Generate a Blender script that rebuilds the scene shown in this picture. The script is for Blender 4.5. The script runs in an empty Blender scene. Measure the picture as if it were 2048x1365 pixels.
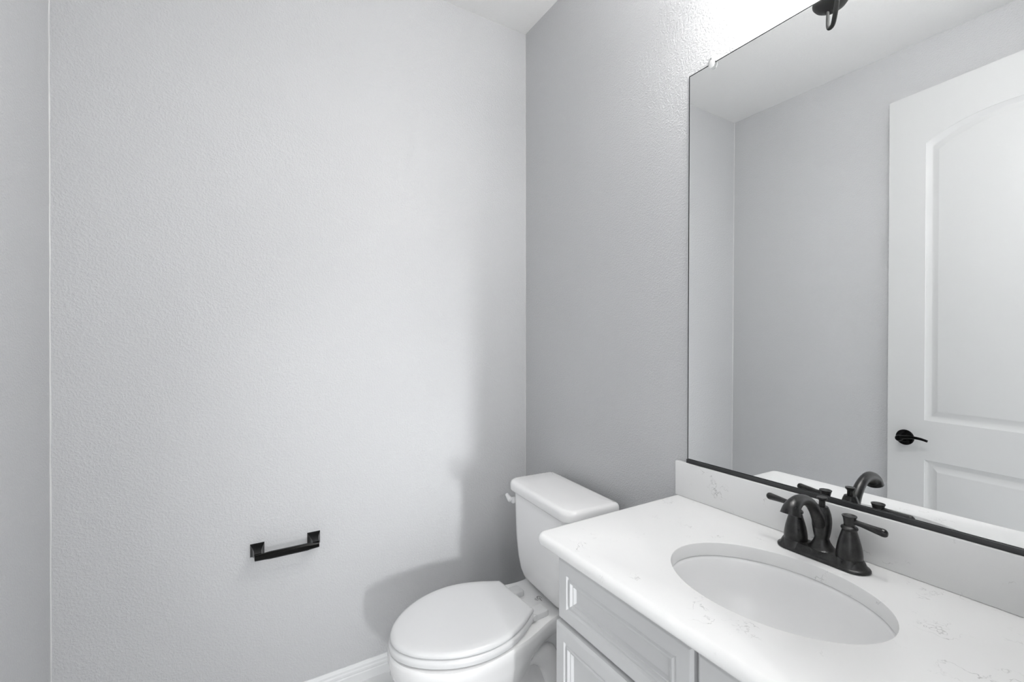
import bpy, bmesh, math, random
from mathutils import Vector, Matrix
random.seed(4)
SC = bpy.context.scene
COL = SC.collection
R = math.radians
H = 1.251                      # camera height above the floor (metres)
# room: x to the right (mirror wall at WM), y away from the camera (back wall at D), z up
WM, WL, D, ZC = 1.0986, -0.445, 1.70, 2.615
YF0, YF1 = -0.06, 0.06         # front wall (with the doorway) from YF0 to YF1
DXL, DXR, DZ = -0.305, 0.525, 2.372

# ---------------------------------------------------------------- camera
cam = bpy.data.cameras.new('camera')
cam.sensor_width = 36.0
cam.lens = 900.4 / 2048 * 36.0
cam.shift_y = -2.4 / 2048
cam.clip_start = 0.01
camo = bpy.data.objects.new('camera', cam)
camo.location = (0, 0, H)
camo.rotation_euler = (R(90 - 0.158), R(0.02), R(-31.104))
COL.objects.link(camo)
SC.camera = camo

# ---------------------------------------------------------------- world, light, exposure
SC.view_settings.view_transform = 'Standard'
SC.view_settings.look = 'None'
SC.view_settings.gamma = 1.0
SC.view_settings.use_curve_mapping = False
SC.view_settings.exposure = 0.0
W = bpy.data.worlds.new('world')
SC.world = W
W.use_nodes = True
W.node_tree.nodes['Background'].inputs['Color'].default_value = (0.97, 0.985, 1.0, 1)
W.node_tree.nodes['Background'].inputs['Strength'].default_value = 1.70


def area(name, loc, target, sx, sy, power, col=(1, 1, 1)):
    l = bpy.data.lights.new(name, 'AREA')
    l.shape = 'RECTANGLE'
    l.size, l.size_y, l.energy, l.color = sx, sy, power, col
    o = bpy.data.objects.new(name, l)
    o.location = loc
    o.rotation_euler = (Vector(target) - Vector(loc)).to_track_quat('-Z', 'Z').to_euler()
    COL.objects.link(o)
    return o


# unseen hall source, placed from cast shadows, beam narrowed to shape the lit patch
hall = area('hall_beam_light', (0.14, -2.0, H - 0.24), (0.76, 1.7, H - 0.50), 0.12, 0.32, 1.85, (0.97, 0.985, 1.0))
hall.data.spread = R(32)
# ceiling lamp of the hall
area('hall_ceiling_light', (0.03, -1.3, 2.46), (0.03, -1.3, 0), 0.10, 0.10, 16.0)
SHADE_STRENGTH = 42.0


# ---------------------------------------------------------------- materials
def mat(name, col, rough=0.5, spec=0.5, metal=0.0, coat=0.0, bump=None, subsurf=0):
    m = bpy.data.materials.new(name)
    m.use_nodes = True
    nt = m.node_tree
    b = nt.nodes['Principled BSDF']
    b.inputs['Base Color'].default_value = (*col, 1)
    b.inputs['Roughness'].default_value = rough
    b.inputs['Specular IOR Level'].default_value = spec
    b.inputs['Metallic'].default_value = metal
    b.inputs['Coat Weight'].default_value = coat
    b.inputs['Coat Roughness'].default_value = 0.06
    if bump:
        bump(nt, b)
    return m


def node(nt, t, **kw):
    n = nt.nodes.new(t)
    for k, v in kw.items():
        if k in n.inputs:
            n.inputs[k].default_value = v
        else:
            setattr(n, k, v)
    return n


def orange_peel(scale, strength, dist):
    def f(nt, b):
        tc = node(nt, 'ShaderNodeTexCoord')
        n1 = node(nt, 'ShaderNodeTexNoise', Scale=scale, Detail=3.0, Roughness=0.5)
        n2 = node(nt, 'ShaderNodeTexNoise', Scale=scale * 0.45, Detail=2.0, Roughness=0.5)
        r = node(nt, 'ShaderNodeValToRGB')
        r.color_ramp.elements[0].position = 0.42
        r.color_ramp.elements[1].position = 0.66
        add = node(nt, 'ShaderNodeMath', operation='ADD')
        bp = node(nt, 'ShaderNodeBump', Strength=strength, Distance=dist)
        L = nt.links.new
        L(tc.outputs['Object'], n1.inputs['Vector'])
        L(tc.outputs['Object'], n2.inputs['Vector'])
        L(n1.outputs['Fac'], r.inputs['Fac'])
        L(r.outputs['Color'], add.inputs[0])
        L(n2.outputs['Fac'], add.inputs[1])
        L(add.outputs[0], bp.inputs['Height'])
        L(bp.outputs['Normal'], b.inputs['Normal'])
    return f


def quartz_nodes(nt, b):
    L = nt.links.new
    tc = node(nt, 'ShaderNodeTexCoord')
    warp = node(nt, 'ShaderNodeTexNoise', Scale=9.0, Detail=5.0, Roughness=0.6)
    mix = node(nt, 'ShaderNodeVectorMath', operation='MULTIPLY_ADD')
    mix.inputs[1].default_value = (0.35, 0.35, 0.35)
    vor = node(nt, 'ShaderNodeTexVoronoi', feature='DISTANCE_TO_EDGE', Scale=7.0)
    L(tc.outputs['Object'], warp.inputs['Vector'])
    L(warp.outputs['Color'], mix.inputs[0])
    L(tc.outputs['Object'], mix.inputs[2])
    L(mix.outputs[0], vor.inputs['Vector'])
    r1 = node(nt, 'ShaderNodeValToRGB')                      # thin vein
    r1.color_ramp.elements[0].color = (1, 1, 1, 1)
    r1.color_ramp.elements[1].color = (0, 0, 0, 1)
    r1.color_ramp.elements[1].position = 0.016
    L(vor.outputs['Distance'], r1.inputs['Fac'])
    n2 = node(nt, 'ShaderNodeTexNoise', Scale=13.0, Detail=4.0, Roughness=0.65)   # veins break up
    L(tc.outputs['Object'], n2.inputs['Vector'])
    r2 = node(nt, 'ShaderNodeValToRGB')
    r2.color_ramp.elements[0].position = 0.535
    r2.color_ramp.elements[1].position = 0.66
    L(n2.outputs['Fac'], r2.inputs['Fac'])
    mul = node(nt, 'ShaderNodeMath', operation='MULTIPLY')
    L(r1.outputs['Color'], mul.inputs[0])
    L(r2.outputs['Color'], mul.inputs[1])
    cm = node(nt, 'ShaderNodeMixRGB')
    cm.inputs[1].default_value = (0.815, 0.817, 0.815, 1)
    cm.inputs[2].default_value = (0.50, 0.50, 0.50, 1)
    L(mul.outputs[0], cm.inputs[0])
    L(cm.outputs[0], b.inputs['Base Color'])


def bronze_nodes(nt, b):
    L = nt.links.new
    tc = node(nt, 'ShaderNodeTexCoord')
    n = node(nt, 'ShaderNodeTexNoise', Scale=70.0, Detail=5.0, Roughness=0.65)
    r = node(nt, 'ShaderNodeValToRGB')
    r.color_ramp.elements[0].position = 0.40
    r.color_ramp.elements[1].position = 0.72
    rr = node(nt, 'ShaderNodeMapRange')
    rr.inputs['To Min'].default_value = 0.20
    rr.inputs['To Max'].default_value = 0.42
    L(n.outputs['Fac'], rr.inputs['Value'])
    L(rr.outputs['Result'], b.inputs['Roughness'])
    r.color_ramp.elements[0].color = (0.006, 0.006, 0.0065, 1)
    r.color_ramp.elements[1].color = (0.030, 0.0295, 0.029, 1)
    L(tc.outputs['Object'], n.inputs['Vector'])
    L(n.outputs['Fac'], r.inputs['Fac'])
    L(r.outputs['Color'], b.inputs['Base Color'])


def tile_nodes(nt, b):
    L = nt.links.new
    tc = node(nt, 'ShaderNodeTexCoord')
    br = node(nt, 'ShaderNodeTexBrick', Scale=1.0)
    br.offset = 0.5
    br.inputs['Color1'].default_value = (0.80, 0.805, 0.81, 1)
    br.inputs['Color2'].default_value = (0.78, 0.785, 0.79, 1)
    br.inputs['Mortar'].default_value = (0.62, 0.62, 0.62, 1)
    br.inputs['Mortar Size'].default_value = 0.003
    br.inputs['Brick Width'].default_value = 0.60
    br.inputs['Row Height'].default_value = 0.30
    L(tc.outputs['Object'], br.inputs['Vector'])
    L(br.outputs['Color'], b.inputs['Base Color'])


M_WALL = mat('wall_paint', (0.585, 0.59, 0.60), 0.33, 0.5, bump=orange_peel(205, 0.38, 0.0023))
M_CEIL = mat('ceiling_paint', (0.88, 0.88, 0.875), 0.7, 0.3, bump=orange_peel(130, 0.25, 0.0028))
M_TRIM = mat('white_trim_paint', (0.80, 0.81, 0.815), 0.32, 0.5)
M_CAULK = mat('white_caulk', (0.72, 0.72, 0.72), 0.5)
M_DOOR = mat('white_door_paint', (0.685, 0.69, 0.69), 0.38, 0.45)
M_CAB = mat('white_cabinet_paint', (0.60, 0.605, 0.61), 0.34, 0.45)
M_CABIN = mat('cabinet_inside', (0.30, 0.30, 0.30), 0.6)
M_QUARTZ = mat('white_quartz', (0.8, 0.8, 0.8), 0.22, 0.5, bump=quartz_nodes)
M_CERAMIC = mat('white_ceramic', (0.90, 0.90, 0.90), 0.08, 0.5, coat=0.3)
M_PLASTIC = mat('white_plastic', (0.74, 0.745, 0.75), 0.22, 0.5)
M_SINK = mat('sink_ceramic', (0.84, 0.842, 0.845), 0.12, 0.5)
M_BRONZE = mat('dark_bronze', (0.02, 0.02, 0.02), 0.27, 0.5, bump=bronze_nodes)
M_BLACK = mat('gloss_black_metal', (0.0015, 0.0015, 0.0015), 0.06, 0.14)
M_IRON = mat('matte_dark_iron', (0.016, 0.016, 0.016), 0.45, 0.4)
M_CHANNEL = mat('dark_channel_metal', (0.035, 0.036, 0.038), 0.38, 0.5)
M_MIRROR = mat('mirror_silver', (0.88, 0.89, 0.89), 0.0, 0.5, metal=1.0)
M_EDGE = mat('mirror_edge', (0.012, 0.013, 0.013), 0.6, 0.15)
M_FLOOR = mat('floor_tile', (0.65, 0.65, 0.66), 0.35, 0.5, bump=tile_nodes)
M_CHROME = mat('chrome', (0.75, 0.75, 0.76), 0.12, 0.5, metal=1.0)
M_INK = mat('dark_print', (0.03, 0.03, 0.035), 0.5)
M_INKG = mat('grey_print', (0.35, 0.35, 0.36), 0.5)
M_CLIP = mat('clear_plastic', (0.95, 0.96, 0.96), 0.08, 0.5)
M_CLIP.node_tree.nodes['Principled BSDF'].inputs['Transmission Weight'].default_value = 0.55
M_SHADE = mat('lit_frosted_glass', (0.9, 0.9, 0.9), 0.4)
_b = M_SHADE.node_tree.nodes['Principled BSDF']
_b.inputs['Emission Color'].default_value = (1.0, 0.985, 0.965, 1)
_b.inputs['Emission Strength'].default_value = SHADE_STRENGTH


# ---------------------------------------------------------------- helpers
def finish(name, bm, m, parent=None, smooth=35, loc=None):
    bmesh.ops.remove_doubles(bm, verts=bm.verts, dist=1e-6)
    bmesh.ops.recalc_face_normals(bm, faces=bm.faces)
    me = bpy.data.meshes.new(name)
    bm.to_mesh(me)
    bm.free()
    me.materials.append(m)
    if smooth:
        for p in me.polygons:
            p.use_smooth = True
        me.set_sharp_from_angle(angle=R(smooth))
    o = bpy.data.objects.new(name, me)
    COL.objects.link(o)
    if parent:
        o.parent = parent
    if loc:
        o.location = loc
    return o


def empty(name, label, cat, loc=(0, 0, 0), rz=0, kind=None):
    o = bpy.data.objects.new(name, None)
    o.empty_display_size = 0.05
    o.location = loc
    o.rotation_euler = (0, 0, rz)
    COL.objects.link(o)
    tag(o, label, cat, kind)
    return o


def tag(o, label, cat, kind=None, group=None):
    o['label'] = label
    o['category'] = cat
    if kind:
        o['kind'] = kind
    if group:
        o['group'] = group
    return o


def struct(o, label, cat):
    return tag(o, label, cat, 'structure')


def box(bm, x0, x1, y0, y1, z0, z1, bev=0, seg=2):
    r = bmesh.ops.create_cube(bm, size=1.0)
    vs = r['verts']
    for v in vs:
        v.co = Vector((x0 + (v.co.x + .5) * (x1 - x0), y0 + (v.co.y + .5) * (y1 - y0), z0 + (v.co.z + .5) * (z1 - z0)))
    if bev:
        es = list({e for v in vs for e in v.link_edges})
        bmesh.ops.bevel(bm, geom=es, offset=bev, segments=seg, profile=0.5, affect='EDGES')
    return vs


def loft(bm, rings, cap0=True, cap1=True, closed=True):
    vr = [[bm.verts.new(p) for p in r] for r in rings]
    n = len(vr[0])
    for a, b in zip(vr, vr[1:]):
        for i in range(n if closed else n - 1):
            j = (i + 1) % n
            bm.faces.new((a[i], a[j], b[j], b[i]))
    if cap0:
        bm.faces.new(vr[0][::-1])
    if cap1:
        bm.faces.new(vr[-1])
    return vr


def frame(d):
    d = Vector(d).normalized()
    a = Vector((0, 0, 1)) if abs(d.z) < .95 else Vector((1, 0, 0))
    u = d.cross(a).normalized()
    return u, d.cross(u).normalized()


def lathe(bm, prof, o=(0, 0, 0), axis=(0, 0, 1), n=32, flat=None):
    """prof: (radius, height along axis)"""
    o, d = Vector(o), Vector(axis).normalized()
    u, v = frame(d)
    rings = []
    for r, h in prof:
        rings.append([o + d * h + (u * math.cos(2 * math.pi * k / n) + v * math.sin(2 * math.pi * k / n)) * max(r, 1e-5) for k in range(n)])
    loft(bm, rings)


def crom(P, n=8):
    P = [Vector(p) for p in P]
    out = []
    for i in range(len(P) - 1):
        p0, p1, p2, p3 = P[max(i - 1, 0)], P[i], P[i + 1], P[min(i + 2, len(P) - 1)]
        for k in range(n):
            t = k / n
            out.append(0.5 * ((2 * p1) + (p2 - p0) * t + (2 * p0 - 5 * p1 + 4 * p2 - p3) * t * t + (3 * p1 - p0 - 3 * p2 + p3) * t ** 3))
    out.append(P[-1])
    return out


def tube(bm, P, rad, n=20, sub=8, hollow=0):
    """swept tube through P (3d) with radii rad, smoothed"""
    Q = crom([(*p, r) if not isinstance(p, Vector) else (p.x, p.y, p.z, r) for p, r in zip(P, rad)], sub) if sub else [Vector((*p, r)) for p, r in zip(P, rad)]
    pts = [Vector(q[:3]) for q in Q]
    rs = [q[3] for q in Q]
    t0 = (pts[1] - pts[0]).normalized()
    u, v = frame(t0)
    rings = []
    for i, p in enumerate(pts):
        t = (pts[min(i + 1, len(pts) - 1)] - pts[max(i - 1, 0)]).normalized()
        u = (u - t * u.dot(t)).normalized()
        v = t.cross(u)
        rings.append([p + (u * math.cos(2 * math.pi * k / n) + v * math.sin(2 * math.pi * k / n)) * rs[i] for k in range(n)])
    if hollow:                                        # open end: turn the surface back inside
        c, t = pts[-1], (pts[-1] - pts[-2]).normalized()
        for f, d in (((rs[-1] - hollow) / rs[-1], .0004), ((rs[-1] - hollow * 1.2) / rs[-1], -.012)):
            rings.append([c + (p - c) * f + t * d for p in rings[len(pts) - 1]])
    loft(bm, rings)


def rrect(x0, x1, y0, y1, r, n=6):
    """rounded rectangle, ccw; r one number or (r00, r10, r11, r01)"""
    if not isinstance(r, (tuple, list)):
        r = (r,) * 4
    out = []
    for (cx, cy, a0, rr) in ((x0, y0, 180, r[0]), (x1, y0, 270, r[1]), (x1, y1, 0, r[2]), (x0, y1, 90, r[3])):
        sx = 1 if cx == x0 else -1
        sy = 1 if cy == y0 else -1
        for k in range(n + 1):
            a = R(a0 + 90 * k / n)
            out.append((cx + sx * rr + rr * math.cos(a), cy + sy * rr + rr * math.sin(a)))
    return out


def offset(poly, d):
    """move a closed ccw outline inward by d"""
    n = len(poly)
    out = []
    for i in range(n):
        a, b, c = Vector(poly[i - 1]), Vector(poly[i]), Vector(poly[(i + 1) % n])
        t = (c - a)
        t.normalize()
        out.append((b.x - t.y * d, b.y + t.x * d))
    return out


def shrink(poly, f):
    cx = sum(p[0] for p in poly) / len(poly)
    cy = sum(p[1] for p in poly) / len(poly)
    return [(cx + (p[0] - cx) * f, cy + (p[1] - cy) * f) for p in poly]


def at(poly, z):
    return [Vector((p[0], p[1], z)) for p in poly]


def outline(half):
    """symmetric closed outline, ccw, from (u, half width) points"""
    C = crom([(u, w) for u, w in half], 7)
    up = [(p[0], p[1]) for p in C]
    lo = [(p[0], -p[1]) for p in C]
    pts = lo + up[::-1]
    res = [pts[0]]
    for p in pts[1:]:
        if (Vector(p) - Vector(res[-1])).length > 1e-4:
            res.append(p)
    if (Vector(res[0]) - Vector(res[-1])).length < 1e-4:
        res.pop()
    return res


def fill_with_holes(bm, loops):
    """flat face from outer loop with holes; loops are lists of BMVerts already made"""
    es = []
    for lp in loops:
        for i in range(len(lp)):
            a, b = lp[i], lp[(i + 1) % len(lp)]
            es.append(bm.edges.get((a, b)) or bm.edges.new((a, b)))
    bmesh.ops.triangle_fill(bm, edges=es, use_beauty=True, use_dissolve=False)


# ---------------------------------------------------------------- room shell
bm = bmesh.new(); box(bm, WL - .12, WM + .12, -2.6, D + .12, -.10, 0)
struct(finish('floor', bm, M_FLOOR, smooth=0), 'pale tiled floor running from the doorway to the back wall', 'floor')
bm = bmesh.new(); box(bm, WL - .12, WM + .12, YF0, D + .12, ZC, ZC + .10)
struct(finish('ceiling', bm, M_CEIL, smooth=0), 'white textured ceiling above the toilet and mirror', 'ceiling')
bm = bmesh.new(); box(bm, WL - .12, WM + .12, D, D + .12, 0, ZC)
struct(finish('wall_back', bm, M_WALL, smooth=0), 'light grey textured wall with the black paper holder', 'wall')
bm = bmesh.new()
loft(bm, [at([(WM - .002, D), (WM + .0017, YF0), (WM + .12, YF0), (WM + .12, D)], z) for z in (0, ZC)])
struct(finish('wall_right', bm, M_WALL, smooth=0), 'light grey textured wall that carries the big mirror', 'wall')
bm = bmesh.new(); box(bm, WL - .12, WL, YF0, D, 0, ZC)
struct(finish('wall_left', bm, M_WALL, smooth=0), 'grey wall at far left, opposite the mirror', 'wall')
bm = bmesh.new()
box(bm, WL, DXL, YF0, YF1, 0, ZC); box(bm, DXR, WM, YF0, YF1, 0, ZC); box(bm, DXL, DXR, YF0, YF1, DZ, ZC)
struct(finish('wall_front', bm, M_WALL, smooth=0), 'grey wall around the open doorway', 'wall')

# caulk beads in the vertical corner on the left and the corner by the mirror wall
bm = bmesh.new()
pts = []
for k in range(60):
    z = .07 + (ZC - .07) * k / 59
    pts.append((WL + .0008 + random.uniform(-.0005, .0005), D - .0008, z))
tube(bm, pts, [.0021 + random.uniform(-.0004, .0004) for _ in pts], n=8, sub=0)
struct(finish('trim_1', bm, M_CAULK), 'thin white caulk bead down the left corner of the back wall', 'trim')
bm = bmesh.new(); tube(bm, [(WM - .002, D, .07), (WM - .002, D, ZC)], [.0016, .0016], n=8, sub=0)
struct(finish('trim_2', bm, M_CAULK), 'thin pale bead down the corner behind the toilet', 'trim')

# baseboards: moulded profile (depth from wall, height)
BP = [(0, 0), (.013, 0), (.013, .030), (.0115, .033), (.0115, .036), (.0128, .038), (.0125, .045), (.010, .049), (.0098, .056), (.007, .060), (.004, .0655), (0, .0655)]
bm = bmesh.new()
loft(bm, [[Vector((x, D - d, z)) for d, z in BP] for x in (WL, WM)])
struct(finish('baseboard_back', bm, M_TRIM, smooth=0), 'white moulded baseboard along the back wall beside the toilet', 'baseboard')
bm = bmesh.new()
loft(bm, [[Vector((WL + d, y, z)) for d, z in BP] for y in (YF1, D - .013)])
struct(finish('baseboard_left', bm, M_TRIM, smooth=0), 'white moulded baseboard along the left wall', 'baseboard')
bm = bmesh.new()
loft(bm, [[Vector((WM - .002 - d, y, z)) for d, z in BP] for y in (.848, D - .013)])
struct(finish('baseboard_right', bm, M_TRIM, smooth=0), 'white moulded baseboard behind the toilet', 'baseboard')
# door casing on the room side and jamb lining
bm = bmesh.new()
for x0, x1 in ((DXL - .055, DXL - .003), (DXR + .003, DXR + .055)):
    box(bm, x0, x1, YF1, YF1 + .012, 0, DZ + .055, .003)
box(bm, DXL - .055, DXR + .055, YF1, YF1 + .012, DZ + .003, DZ + .055, .003)
struct(finish('trim_3', bm, M_TRIM), 'white casing around the open doorway', 'trim')

# ---------------------------------------------------------------- the open door, seen in the mirror
DA = Vector((-0.4105, 0.900, 0))
ang = math.atan2(-0.9937, 0.1117)                 # direction from free edge to hinges
door = empty('door_1', 'white two-panel door with arched upper panel, standing open against the left wall', 'door', DA, ang, 'structure')
# local: x from the free edge to the hinges, y = +side faces the room, z up
DW, DH, DT = 0.79, 1.116 + H, 0.034


def arch_loop(x0, x1, z0, zs, rise, ins, dep, n=24):
    """closed loop of a panel with an arched top (rise 0 = square), moved inwards by ins"""
    P = [(x0 + ins, z0 + ins), (x1 - ins, z0 + ins)]
    for k in range(n + 1):
        t = k / n
        x = (x1 - ins) + ((x0 + ins) - (x1 - ins)) * t
        P.append((x, zs - ins + rise * (1 - (2 * t - 1) ** 2) ** 0.9))
    return [Vector((x, dep, z)) for x, z in P]


bm = bmesh.new()
Z0 = 0.008
front = [bm.verts.new(p) for p in ((0, 0, Z0), (DW, 0, Z0), (DW, 0, DH), (0, 0, DH))]
back = [bm.verts.new(p) for p in ((0, -DT, Z0), (DW, -DT, Z0), (DW, -DT, DH), (0, -DT, DH))]
for i in range(4):
    j = (i + 1) % 4
    bm.faces.new((front[i], front[j], back[j], back[i]))
bm.faces.new(back)
PROF = [(0, 0), (.0015, -.0022), (.006, -.0040), (.0175, -.0105), (.0205, -.0112), (.0235, -.0108), (.042, -.0036), (.0445, -.0024), (.046, -.0022)]
holes = []
for (z0, zs, rise) in ((H - .345, H + .878, .068), (.20, H - .518, 0)):
    rings = [[bm.verts.new(p) for p in arch_loop(.137, DW - .137, z0, zs, rise, i, d)] for i, d in PROF]
    for a, b in zip(rings, rings[1:]):
        n = len(a)
        for i in range(n):
            bm.faces.new((a[i], a[(i + 1) % n], b[(i + 1) % n], b[i]))
    bm.faces.new(rings[-1])
    holes.append(rings[0])
fill_with_holes(bm, [front] + holes)
finish('door_leaf', bm, M_DOOR, door, smooth=25)
# lever handle
LX, LZ = 0.068, H - 0.432
bm = bmesh.new()
lathe(bm, [(0, 0), (.0345, 0), (.0345, .004), (.032, .007), (.026, .0085), (.022, .009), (.0175, .012), (.0145, .020), (.0130, .032), (.0135, .044), (.0135, .056), (.010, .061), (0, .062)], (LX, 0, LZ), (0, 1, 0), 36)
dh = finish('door_handle', bm, M_BLACK, door)
dh['label'] = 'black door handle with round rose'
bm = bmesh.new()
tube(bm, [(LX - .004, .051, LZ + .002), (LX + .02, .053, LZ + .008), (LX + .05, .053, LZ + .012), (LX + .078, .049, LZ + .010), (LX + .100, .045, LZ + .004)],
     [.0100, .0084, .0066, .0056, .0050], n=14)
finish('lever', bm, M_BLACK, dh)
for zz in (.20, 1.18, 2.16):
    bm = bmesh.new(); lathe(bm, [(.006, 0), (.006, .09)], (DW + .004, .002, zz), (0, 0, 1), 14)
    finish('hinge', bm, M_BRONZE, door)

# ---------------------------------------------------------------- tissue holder on the back wall
tp = empty('tissue_holder', 'glossy black paper holder bar between two flared square posts on the grey back wall', 'toilet paper holder', (.132, D, H - .694))


def sq(cx, cz, hw, hh, y, n=3):
    return [Vector((cx + a * hw, y, cz + b * hh)) for a, b in ((-1, -1), (1, -1), (1, 1), (-1, 1))]


for sx in (-1, 1):
    bm = bmesh.new()
    cx = sx * .0855
    rings = []
    for y, hw, dz in ((0, .0208, 0), (-.004, .0205, 0), (-.010, .0178, 0), (-.018, .0148, 0), (-.028, .0122, 0), (-.042, .0103, 0), (-.052, .0097, 0), (-.060, .0096, 0)):
        rings.append(sq(cx, dz, hw, hw, y))
    loft(bm, rings)
    finish('post', bm, M_BLACK, tp, smooth=22)
bm = bmesh.new()
rings = []
for x, f in ((-.0945, .82), (-.066, .90), (-.052, 1.0), (.058, 1.0), (.066, .90), (.0945, .70)):
    rings.append([Vector((x, -.063 + a * f, -.001 + b * f)) for a, b in ((.0075, .004), (.0035, .0112), (-.0035, .0112), (-.0078, .0062), (-.0078, -.0062), (-.0035, -.0112), (.0035, -.0112), (.0075, -.004))])
loft(bm, rings)
finish('roller', bm, M_BLACK, tp, smooth=22)

# ---------------------------------------------------------------- toilet (local x = away from the mirror wall)
TO = (1.072, 1.292, 0)
toilet = empty('toilet', 'white two-piece toilet with closed oval lid, between the grey back wall and the vanity', 'toilet', TO, R(183))

RIM = [(.000, .105), (.010, .118), (.060, .128), (.130, .124), (.200, .122), (.255, .133), (.310, .151), (.370, .167), (.440, .178), (.510, .181), (.575, .170), (.630, .143), (.675, .103), (.702, .060), (.714, .024), (.717, 0)]


def prof_out(fu, fw, u0=0.0, u1=None, shift=0.0):
    """scale the rim outline: length about u0, width by fw"""
    return [((p[0] - u0) * fu + u0 + shift, p[1] * fw) for p in outline(RIM)]


bm = bmesh.new()
ro = outline(RIM)
rings = [at(shrink(ro, .9), .360), at(offset(ro, .004), .3592), at(offset(ro, .0008), .354), at(ro, .346), at(ro, .330), at(offset(ro, .003), .318)]


def ped(z, uf, ub, wf, wb):
    """one pedestal level: bowl part shrinks to uf in front, deck narrows to wb"""
    out = []
    for (u, w) in ro:
        t = max(0.0, min(1.0, (u - .20) / .20))
        t = t * t * (3 - 2 * t)
        uu = ub + (u / .717) * (uf - ub)
        out.append((uu, w * (wb * (1 - t) + wf * t)))
    return at(out, z)


rings += [ped(.300, .712, .004, .985, .90), ped(.270, .695, .03, .95, .72), ped(.235, .668, .06, .88, .62), ped(.195, .630, .08, .78, .58),
          ped(.150, .590, .09, .68, .60), ped(.100, .560, .09, .60, .66), ped(.050, .548, .085, .58, .74), ped(.015, .552, .08, .60, .80), ped(0, .552, .08, .60, .80)]
loft(bm, rings)
for s in (-1, 1):                                     # trapway bulge on both sides
    tube(bm, [(.50, s * .060, .10), (.44, s * .066, .17), (.36, s * .070, .235), (.28, s * .068, .25), (.215, s * .064, .205), (.19, s * .060, .13), (.20, s * .060, .04)],
         [.030, .036, .040, .042, .042, .040, .040], n=18, sub=6)
finish('bowl', bm, M_CERAMIC, toilet, smooth=50)

def turn(o):
    # tank, lid and lever sit turned a few degrees against the bowl
    o.location = (.0117, .031, .003)
    o.rotation_euler = (0, 0, R(-6.2))


# tank
TL = []
for z, u0, u1, hv, r in ((.366, .035, .165, .118, .04), (.370, .028, .176, .132, .045), (.385, .020, .187, .150, .05), (.41, .016, .193, .163, .05), (.45, .013, .197, .173, .05),
                         (.51, .012, .200, .181, .05), (.58, .012, .201, .186, .05), (.677, .012, .201, .189, .048), (.682, .014, .199, .187, .048)):
    TL.append(at(rrect(u0, u1, -hv * .97, hv * .97, (.02, r, r, .02), 8), z))
bm = bmesh.new(); loft(bm, TL)
tank = finish('tank', bm, M_CERAMIC, toilet, smooth=50)
turn(tank)
bm = bmesh.new()
lo = rrect(0, .211, -.2025, .2025, (.018, .046, .046, .018), 10)
rings = [at(offset(lo, .007), .680), at(offset(lo, .002), .6825), at(lo, .688), at(lo, .704), at(offset(lo, .0015), .710), at(offset(lo, .005), .7150), at(offset(lo, .011), .7180), at(offset(lo, .019), .7192), at(shrink(lo, .55), .7198)]
loft(bm, rings)
turn(finish('tank_lid', bm, M_CERAMIC, toilet, smooth=50))
# flush lever at the far front corner of the tank
bm = bmesh.new()
lathe(bm, [(0, -.004), (.012, -.004), (.012, .004), (.009, .008), (0, .010)], (.198, -.166, .644), (1, 0, 0), 20)
tube(bm, [(.208, -.164, .6435), (.209, -.169, .646), (.211, -.177, .650), (.212, -.186, .655), (.212, -.193, .6595), (.212, -.1938, .660)], [.004, .0105, .0095, .0075, .0068, .002], n=16)
turn(finish('flush_lever', bm, M_PLASTIC, toilet))

LID = [(.286, .001), (.2855, .060), (.2857, .0945), (.2885, .1005), (.302, .109), (.360, .143), (.430, .167), (.500, .171), (.570, .155), (.630, .123), (.675, .083), (.700, .045), (.709, .018), (.711, 0)]
ld = outline(LID)
bm = bmesh.new()
rings = [at(offset(ld, .009), .3878), at(offset(ld, .001), .3886), at(ld, .392), at(offset(ld, .0012), .396), at(offset(ld, .0045), .4005), at(shrink(ld, .935), .4030), at(shrink(ld, .84), .4042), at(shrink(ld, .6), .4049)]
loft(bm, rings)
finish('seat_lid', bm, M_PLASTIC, toilet, smooth=50)
rg = [(p[0] + .001, p[1]) for p in offset(ld, -.003)]
bm = bmesh.new()
rings = [at(offset(rg, .008), .3632), at(offset(rg, .0008), .3645), at(offset(rg, -.001), .373), at(rg, .379), at(offset(rg, .005), .3842), at(shrink(rg, .93), .3852)]
loft(bm, rings)
finish('seat_ring', bm, M_PLASTIC, toilet, smooth=50)
for s in (-1, 1):
    bm = bmesh.new()
    v0 = .0125 + s * .0675
    po = rrect(.228, .300, v0 - .024, v0 + .024, (.009, .003, .003, .009), 5)
    loft(bm, [at(po, .3585), at(po, .374), at(offset(po, .0015), .3765), at(offset(po, .004), .3772)])
    hg = finish('seat_hinge', bm, M_PLASTIC, toilet, smooth=40)
    bm = bmesh.new()
    lathe(bm, [(0, 0), (.0085, 0), (.0095, .002), (.0095, .007), (.0085, .009), (.0022, .0092), (.0022, .0085), (0, .0085)], (.290, v0 + s * .024, .376), (0, s, 0), 20)
    finish('hinge_cap', bm, M_PLASTIC, hg)
# printed mark on the deck behind the seat: crescent with a swoosh and tiny grey lines
bm = bmesh.new()
cu, cv, cz = .196, .012, .36045


def flat_strip(bm, pts, w):
    L = []
    for i, p in enumerate(pts):
        a, b = Vector(pts[max(i - 1, 0)]), Vector(pts[min(i + 1, len(pts) - 1)])
        t = (b - a).normalized()
        n = Vector((-t.y, t.x)) * w[i] / 2
        L.append((Vector(p) + n, Vector(p) - n))
    top = [(bm.verts.new((a.x, a.y, cz + .0003)), bm.verts.new((b.x, b.y, cz + .0003))) for a, b in L]
    for (a, b), (c, d) in zip(top, top[1:]):
        bm.faces.new((a, b, d, c))


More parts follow.
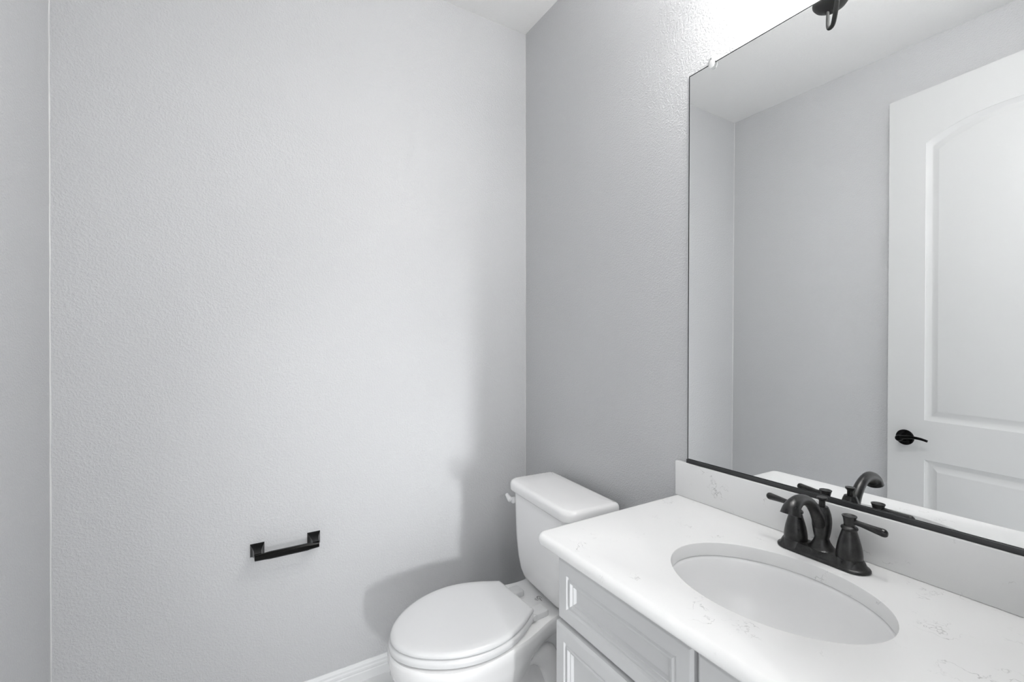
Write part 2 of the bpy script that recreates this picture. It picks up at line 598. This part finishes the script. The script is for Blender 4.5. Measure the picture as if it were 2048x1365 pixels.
arc = [(cu + .007 * math.cos(R(a)), cv + .0125 * math.sin(R(a))) for a in range(-200, 60, 12)]
flat_strip(bm, arc, [.0006 + .0017 * math.sin(math.pi * i / (len(arc) - 1)) for i in range(len(arc))])
flat_strip(bm, [(cu + .001, cv - .006), (cu + .0005, cv), (cu + .0015, cv + .006), (cu + .003, cv + .011)], [.0006, .0022, .0020, .0012])
dot = [bm.verts.new((cu + .004 + .0016 * math.cos(R(a)), cv + .0145 + .0016 * math.sin(R(a)), cz + .0003)) for a in range(0, 360, 30)]
bm.faces.new(dot)
mk = finish('printed_mark', bm, M_INK, toilet, smooth=0)
mk['label'] = 'small dark crescent logo printed on the deck'
bm = bmesh.new()
for k, (a, b) in enumerate(((-.010, .006), (-.010, .007), (-.006, .003))):
    v = cv + a
    while v < cv + b:
        w = random.uniform(.0010, .0022)
        uu = cu + .0105 + k * .0032
        box(bm, uu, uu + .0016, v, v + w, cz, cz + .0002)
        v += w + .0007
finish('printed_text', bm, M_INKG, toilet, smooth=0)

# ---------------------------------------------------------------- vanity cabinet
VX, VY0, VY1 = .648, YF1, .842                        # carcass front, right end (by the door wall), left end
van = empty('vanity_cabinet', 'white painted vanity cabinet with moulded drawer fronts, under the quartz top', 'vanity', (.87, .45, 0))
vo = Vector((.87, .45, 0))
QB0 = H - .480


def loc(p):
    return Vector(p) - vo


bm = bmesh.new()
box(bm, VX, WM - .004, VY1 - .018, VY1, .09, QB0)              # left side
box(bm, VX, WM - .004, VY0 + .001, VY0 + .019, .09, QB0)        # right side
box(bm, WM - .012, WM - .004, VY0 + .019, VY1 - .018, .09, QB0) # back
box(bm, VX, WM - .012, VY0 + .019, VY1 - .018, .09, .108)       # bottom
box(bm, VX, VX + .018, VY0 + .019, VY1 - .018, QB0 - .05, QB0)  # top rail
box(bm, VX, VX + .018, VY0 + .019, VY1 - .018, .59, .62)        # middle rail
box(bm, VX, VX + .018, .455, .495, .108, QB0 - .05)             # centre stile
box(bm, VX + .06, WM - .004, VY0 + .001, VY1, .0, .09)
for v in bm.verts:
    v.co -= vo
finish('carcass', bm, M_CAB, van, smooth=0)


def front_panel(name, y0, y1, z0, z1, xf, parent):
    """moulded front facing -x. y0 right edge, y1 left edge"""
    t = VX - xf
    P = [(0, t), (0, .005), (.0048, .0005), (.0065, 0), (.032, 0), (.0355, .0040), (.0385, .0040), (.0415, .0012), (.0440, .0015), (.0480, .0060), (.0505, .0060), (.0550, .0108), (.0565, .0112)]
    bm = bmesh.new()
    rings = []
    for i, d in P:
        rings.append([Vector((xf + d, y, z)) - vo for y, z in ((y1 - i, z0 + i), (y0 + i, z0 + i), (y0 + i, z1 - i), (y1 - i, z1 - i))])
    loft(bm, rings)
    return finish(name, bm, M_CAB, parent, smooth=0)


front_panel('drawer_front', .477, .842, H - .6485, H - .5075, .632, van)
front_panel('drawer_front', .075, .469, H - .6485, H - .5075, .632, van)
front_panel('cabinet_door', .474, .8425, .115, H - .6545, .625, van)
front_panel('cabinet_door', .075, .466, .115, H - .6545, .625, van)

# ---------------------------------------------------------------- quartz top with oval cut-out
SX, SY, SA, SB, SR = .8347, .4640, .1395, .1815, R(9)
QT, QB = H - .451, H - .480                           # top and underside


def ell(a, b, n=72):
    out = []
    for k in range(n):
        t = 2 * math.pi * k / n
        x, y = a * math.cos(t), b * math.sin(t)
        out.append((SX + x * math.cos(SR) - y * math.sin(SR), SY + x * math.sin(SR) + y * math.cos(SR)))
    return out


top = empty('quartz_countertop', 'white quartz vanity top with faint grey veins and an oval sink cut-out', 'countertop', (.84, .46, QB))
to = Vector((.84, .46, QB))
bm = bmesh.new()
ol = rrect(.588, WM - .003, YF1 + .001, .876, (.001, .001, .001, .026), 8)


def loop(poly, z):
    return [bm.verts.new(Vector((p[0], p[1], z)) - to) for p in poly]


BR = .0145                                            # fully rounded front edge
levels = [(.0165, QT)] + [(BR * (1 - math.sin(R(a))), QT - BR * (1 - math.cos(R(a)))) for a in (8, 18, 30, 42, 54, 66, 78, 90, 102, 114, 126, 140, 155, 170)] + [(.0165, QB)]


def ins(poly, d):
    # only the front and left edges are rounded over; the wall sides stay square
    out = []
    for q, p in zip(offset(poly, d), poly):
        x = q[0] if p[0] < 1.05 else p[0]
        y = q[1] if p[1] > .2 else p[1]
        out.append((x, y))
    return out


rs = [loop(ins(ol, d), z) for d, z in levels]
for a, b in zip(rs, rs[1:]):
    for i in range(len(a)):
        j = (i + 1) % len(a)
        bm.faces.new((a[i], a[j], b[j], b[i]))
hl = [(-.0022, QT), (-.0006, QT - .0007), (0, QT - .0022), (0, QB + .001), (-.001, QB)]
hs = [loop(ell(SA - d, SB - d), z) for d, z in hl]
for a, b in zip(hs, hs[1:]):
    for i in range(len(a)):
        j = (i + 1) % len(a)
        bm.faces.new((a[j], a[i], b[i], b[j]))
fill_with_holes(bm, [rs[0], hs[0]])
fill_with_holes(bm, [rs[-1], hs[-1]])
finish('slab', bm, M_QUARTZ, top, smooth=40)
bm = bmesh.new()
box(bm, WM - .0195, WM - .0025, YF1 + .002, .8725, QT + .0003, H - .3535, .0016, 2)
for v in bm.verts:
    v.co -= to
tag(finish('quartz_backsplash', bm, M_QUARTZ, smooth=30, loc=to), 'low white quartz upstand along the wall behind the faucet, under the mirror', 'backsplash')

# ---------------------------------------------------------------- undermount sink
sink = empty('undermount_sink', 'oval white ceramic basin below the cut-out of the quartz top', 'sink', (SX, SY, QB - .001))
so = Vector((SX, SY, 0))
bm = bmesh.new()
zr = QB - .0008
prof = [(.022, 0), (.0035, 0), (.001, -.0015), (-.002, -.008), (-.006, -.030), (-.014, -.060), (-.027, -.090), (-.046, -.115), (-.072, -.134), (-.100, -.144), (-.118, -.147)]
inner = [[Vector((p[0] - SX, p[1] - SY, z + .001)) for p in ell(SA + d, SB + d)] for d, z in prof]
outer = [[Vector((p[0] - SX, p[1] - SY, z + .001)) for p in ell(SA + d, SB + d)] for d, z in ((-.106, -.158), (-.060, -.146), (-.020, -.110), (.004, -.060), (.010, -.010), (.022, -.006))]
loft(bm, outer + inner)
finish('basin', bm, M_SINK, sink, smooth=60)
bm = bmesh.new()
lathe(bm, [(0, .0), (.021, .0), (.021, .002), (.016, .003), (.014, .001), (0, .0005)], (0, 0, -.1465), (0, 0, 1), 28)
finish('drain', bm, M_BRONZE, sink)

# ---------------------------------------------------------------- faucet
FX_, FY_ = 1.025, .4645
fa = empty('bathroom_faucet', 'dark bronze two-lever faucet with arched spout behind the oval basin', 'faucet', (FX_, FY_, QT))


def stad(hl_, hw, z, n=14):
    out = []
    for k in range(n + 1):
        a = R(0 + 180 * k / n)
        out.append(Vector((hw * math.cos(a), hl_ - hw + hw * math.sin(a), z)))
    for k in range(n + 1):
        a = R(180 + 180 * k / n)
        out.append(Vector((hw * math.cos(a), -(hl_ - hw) + hw * math.sin(a), z)))
    return out


bm = bmesh.new()
loft(bm, [stad(.0835, .0265, 0), stad(.0850, .0280, .0015), stad(.0852, .0282, .0035), stad(.0840, .0270, .0055), stad(.0812, .0242, .0065), stad(.0792, .0226, .0095), stad(.0772, .0210, .0135), stad(.0756, .0196, .0170), stad(.0740, .0182, .0190), stad(.070, .0145, .0197)])
for s in (-1, 1):
    lathe(bm, [(.0265, .0055), (.0255, .0085), (.0240, .0135), (.0228, .0185), (.0222, .0208), (.012, .0215)], (0, s * .050, 0), (0, 0, 1), 40)
finish('base_plate', bm, M_BRONZE, fa, smooth=40)
# spout: skirt, swelling column, arched tube with a flared outlet
bm = bmesh.new()
lathe(bm, [(.0250, .012), (.0250, .0195), (.0232, .0205), (.0192, .026), (.0155, .032), (.0135, .0375), (.0128, .0405), (.0138, .0435), (.0155, .052), (.0172, .064), (.0178, .074), (.0174, .083), (.0160, .091), (.0138, .099), (.0118, .1035), (.0112, .105), (.0, .1055)], (.002, 0, 0), (0, 0, 1), 40)
tube(bm, [(-.002, 0, .066), (-.012, 0, .083), (-.026, 0, .1015), (-.045, 0, .1195), (-.066, 0, .1300), (-.088, 0, .1330), (-.105, 0, .1285), (-.1150, 0, .1215), (-.1190, 0, .1115)],
     [.0135, .0128, .0112, .0103, .0102, .0113, .0133, .0154, .0178], n=32, sub=8, hollow=.003)
sp = finish('spout', bm, M_BRONZE, fa, smooth=50)
bm = bmesh.new()
lathe(bm, [(.0060, .103), (.0056, .1135), (.0060, .1165), (.0088, .1192), (.0096, .1214), (.0092, .1234), (.006, .1236), (0, .1225)], (.003, 0, 0), (0, 0, 1), 26)
finish('lift_rod', bm, M_BRONZE, sp)
for s in (-1, 1):
    bm = bmesh.new()
    lathe(bm, [(.0216, .0205), (.0222, .0225), (.0220, .030), (.0210, .038), (.0194, .047), (.0172, .056), (.0148, .065), (.0130, .0715), (.0124, .0745), (.0142, .0770), (.0145, .0790), (.0132, .0812), (.0098, .0830), (.0092, .0850), (0, .0855)], (0, s * .050, 0), (0, 0, 1), 36)
    h = finish('handle', bm, M_BRONZE, fa, smooth=40)
    bm = bmesh.new()
    lathe(bm, [(.0090, .0845), (.0096, .089), (.0102, .094), (.0112, .0985), (.0126, .1015), (.0124, .1026), (.0108, .1022), (.0095, .1008), (0, .1005)], (0, s * .050, 0), (0, 0, 1), 30)
    y0, zl = s * .050, .0925
    dz = -.005 if s < 0 else .0025
    tube(bm, [(-.001 * s, y0 + s * .006, zl), (-.001 * s, y0 + s * .020, zl + dz * .25), (-.001 * s, y0 + s * .036, zl + dz * .6), (-.001 * s, y0 + s * .050, zl + dz * .85), (-.001 * s, y0 + s * .0535, zl + dz * .9), (-.001 * s, y0 + s * .0575, zl + dz), (-.001 * s, y0 + s * .0605, zl + dz), (-.001 * s, y0 + s * .0612, zl + dz)],
         [.0052, .0052, .0062, .0073, .0077, .0070, .0044, .0004], n=20, sub=5)
    finish('lever', bm, M_BRONZE, h, smooth=40)

# ---------------------------------------------------------------- mirror, its channel and clip
MY1, MY0, MZ0, MZ1 = .8398, .075, H - .3475, H + .7469
mir = empty('wall_mirror', 'large frameless wall mirror with thin dark edge above the quartz backsplash', 'mirror', (WM, .45, MZ0))
mo = Vector((WM, .45, MZ0))
xb, xt = WM - .0092, WM - .0033


def mx(y, z):
    return xb + (xt - xb) * (z - MZ0) / (MZ1 - MZ0) + .0019 * (y - .4)


bm = bmesh.new()
fr = [(MY0, MZ0), (MY1, MZ0), (MY1, MZ1), (MY0, MZ1)]
loft(bm, [[Vector((mx(y, z) + .0005, y, z)) - mo for y, z in fr], [Vector((mx(y, z) + .0028, y, z)) - mo for y, z in fr]])
finish('edge', bm, M_EDGE, mir, smooth=0)
bm = bmesh.new()
e = .003
vs = [bm.verts.new(Vector((mx(y, z), y, z)) - mo) for y, z in ((MY0 + e, MZ0 + e), (MY1 - e, MZ0 + e), (MY1 - e, MZ1 - e), (MY0 + e, MZ1 - e))]
vb = [bm.verts.new(v.co + Vector((.0006, 0, 0))) for v in vs]
bm.faces.new(vs); bm.faces.new(vb[::-1])
for i in range(4):
    bm.faces.new((vs[i], vb[i], vb[(i + 1) % 4], vs[(i + 1) % 4]))
finish('glass', bm, M_MIRROR, mir, smooth=0)
bm = bmesh.new()
box(bm, WM - .0135, WM - .003, MY0, .8395, H - .3532, H - .3508)
box(bm, WM - .0135, WM - .0112, MY0, .8395, H - .3520, H - .3425, .0006, 1)
ch = tag(finish('mirror_channel', bm, M_CHANNEL, smooth=0), 'thin dark metal strip holding the lower edge of the mirror on the backsplash', 'mirror channel')
clip = empty('mirror_clip', 'small clear plastic clip on the top edge of the mirror', 'clip', (WM - .002, .764, MZ1))
bm = bmesh.new()
P = [(-.0095, .010), (-.0095, -.008), (-.006, -.0145), (.000, -.016), (.006, -.0145), (.0095, -.008), (.0095, .010), (.006, .0155), (-.006, .0155)]
front = [Vector((-.0085 + (.0015 if z > 0 else 0), y, z)) for y, z in P]
P2 = [(y, max(z, .0005)) for y, z in P]
loft(bm, [[Vector((-.0078, y * .8, z * .8)) for y, z in P], [Vector((-.0066, y, z)) for y, z in P], [Vector((-.0052, y, z)) for y, z in P]])
box(bm, -.0055, .0015, -.0085, .0085, .0012, .0145, .001, 1)
finish('clip_body', bm, M_CLIP, clip, smooth=30)
bm = bmesh.new()
lathe(bm, [(0, 0), (.0026, 0), (.0022, .0010), (0, .0012)], (-.0082, 0, .0085), (-1, 0, 0), 16)
finish('screw', bm, M_CHROME, clip)

# ---------------------------------------------------------------- vanity light above the mirror (only its reflection is in the picture)
vl = empty('vanity_light', 'dark bronze vanity light with hooked arms above the top edge of the mirror', 'wall light', (WM, .345, H + .95))
lo_ = Vector((WM, .345, H + .95))
bm = bmesh.new()
bp = rrect(.265, .425, H + .90, H + 1.0, .04, 8)
loft(bm, [[Vector((WM - .0005 - d, p[0], p[1])) - lo_ for p in offset(bp, i)] for i, d in ((0, 0), (0, .008), (.004, .014), (.014, .020), (.03, .022))])
finish('back_plate', bm, M_BRONZE, vl, smooth=40)
CX = .99
for yy, s in ((.525, 1), (.345, 0), (.165, -1)):
    bm = bmesh.new()                                  # arm: from the back plate out, down in a hook and up into the cup
    q = s if s else 1
    tube(bm, [Vector(p) - lo_ for p in ((WM - .018, .345 + s * .03, H + .95), (1.066, .345 + s * .07, H + .935), (1.056, yy - q * .062 * abs(s) - q * .02 * (1 - abs(s)), H + .875), (1.046, yy - q * .038, H + .812), (1.030, yy - q * .030, H + .775), (1.010, yy - q * .016, H + .748), (1.0, yy - q * .007, H + .7365), (.998, yy + q * .001, H + .7345), (.999, yy + q * .0035, H + .744), (1.000, yy + q * .003, H + .765), (1.000, yy + q * .002, H + .790))],
         [.0050, .0050, .0050, .0050, .0050, .0050, .0048, .0043, .0038, .0035, .0034], n=16, sub=8)
    arm = finish('arm', bm, M_IRON, vl)
    bm = bmesh.new()
    lathe(bm, [(.005, -.010), (.010, -.008), (.013, -.004), (.022, .0), (.031, .006), (.036, .013), (.0365, .017), (.034, .019), (.02, .021), (.018, .030), (.018, .060), (.022, .064), (0, .065)], Vector((CX + .004, yy, H + .782)) - lo_, (0, 0, 1), 36)
    finish('shade_cup', bm, M_IRON, arm)
    bm = bmesh.new()
    lathe(bm, [(.024, .062), (.031, .068), (.046, .088), (.056, .118), (.061, .152), (.066, .190), (.064, .190), (.059, .152), (.054, .118), (.044, .090), (.029, .071), (0, .068)], Vector((CX + .004, yy, H + .782)) - lo_, (0, 0, 1), 36)
    finish('glass_shade', bm, M_SHADE, arm)
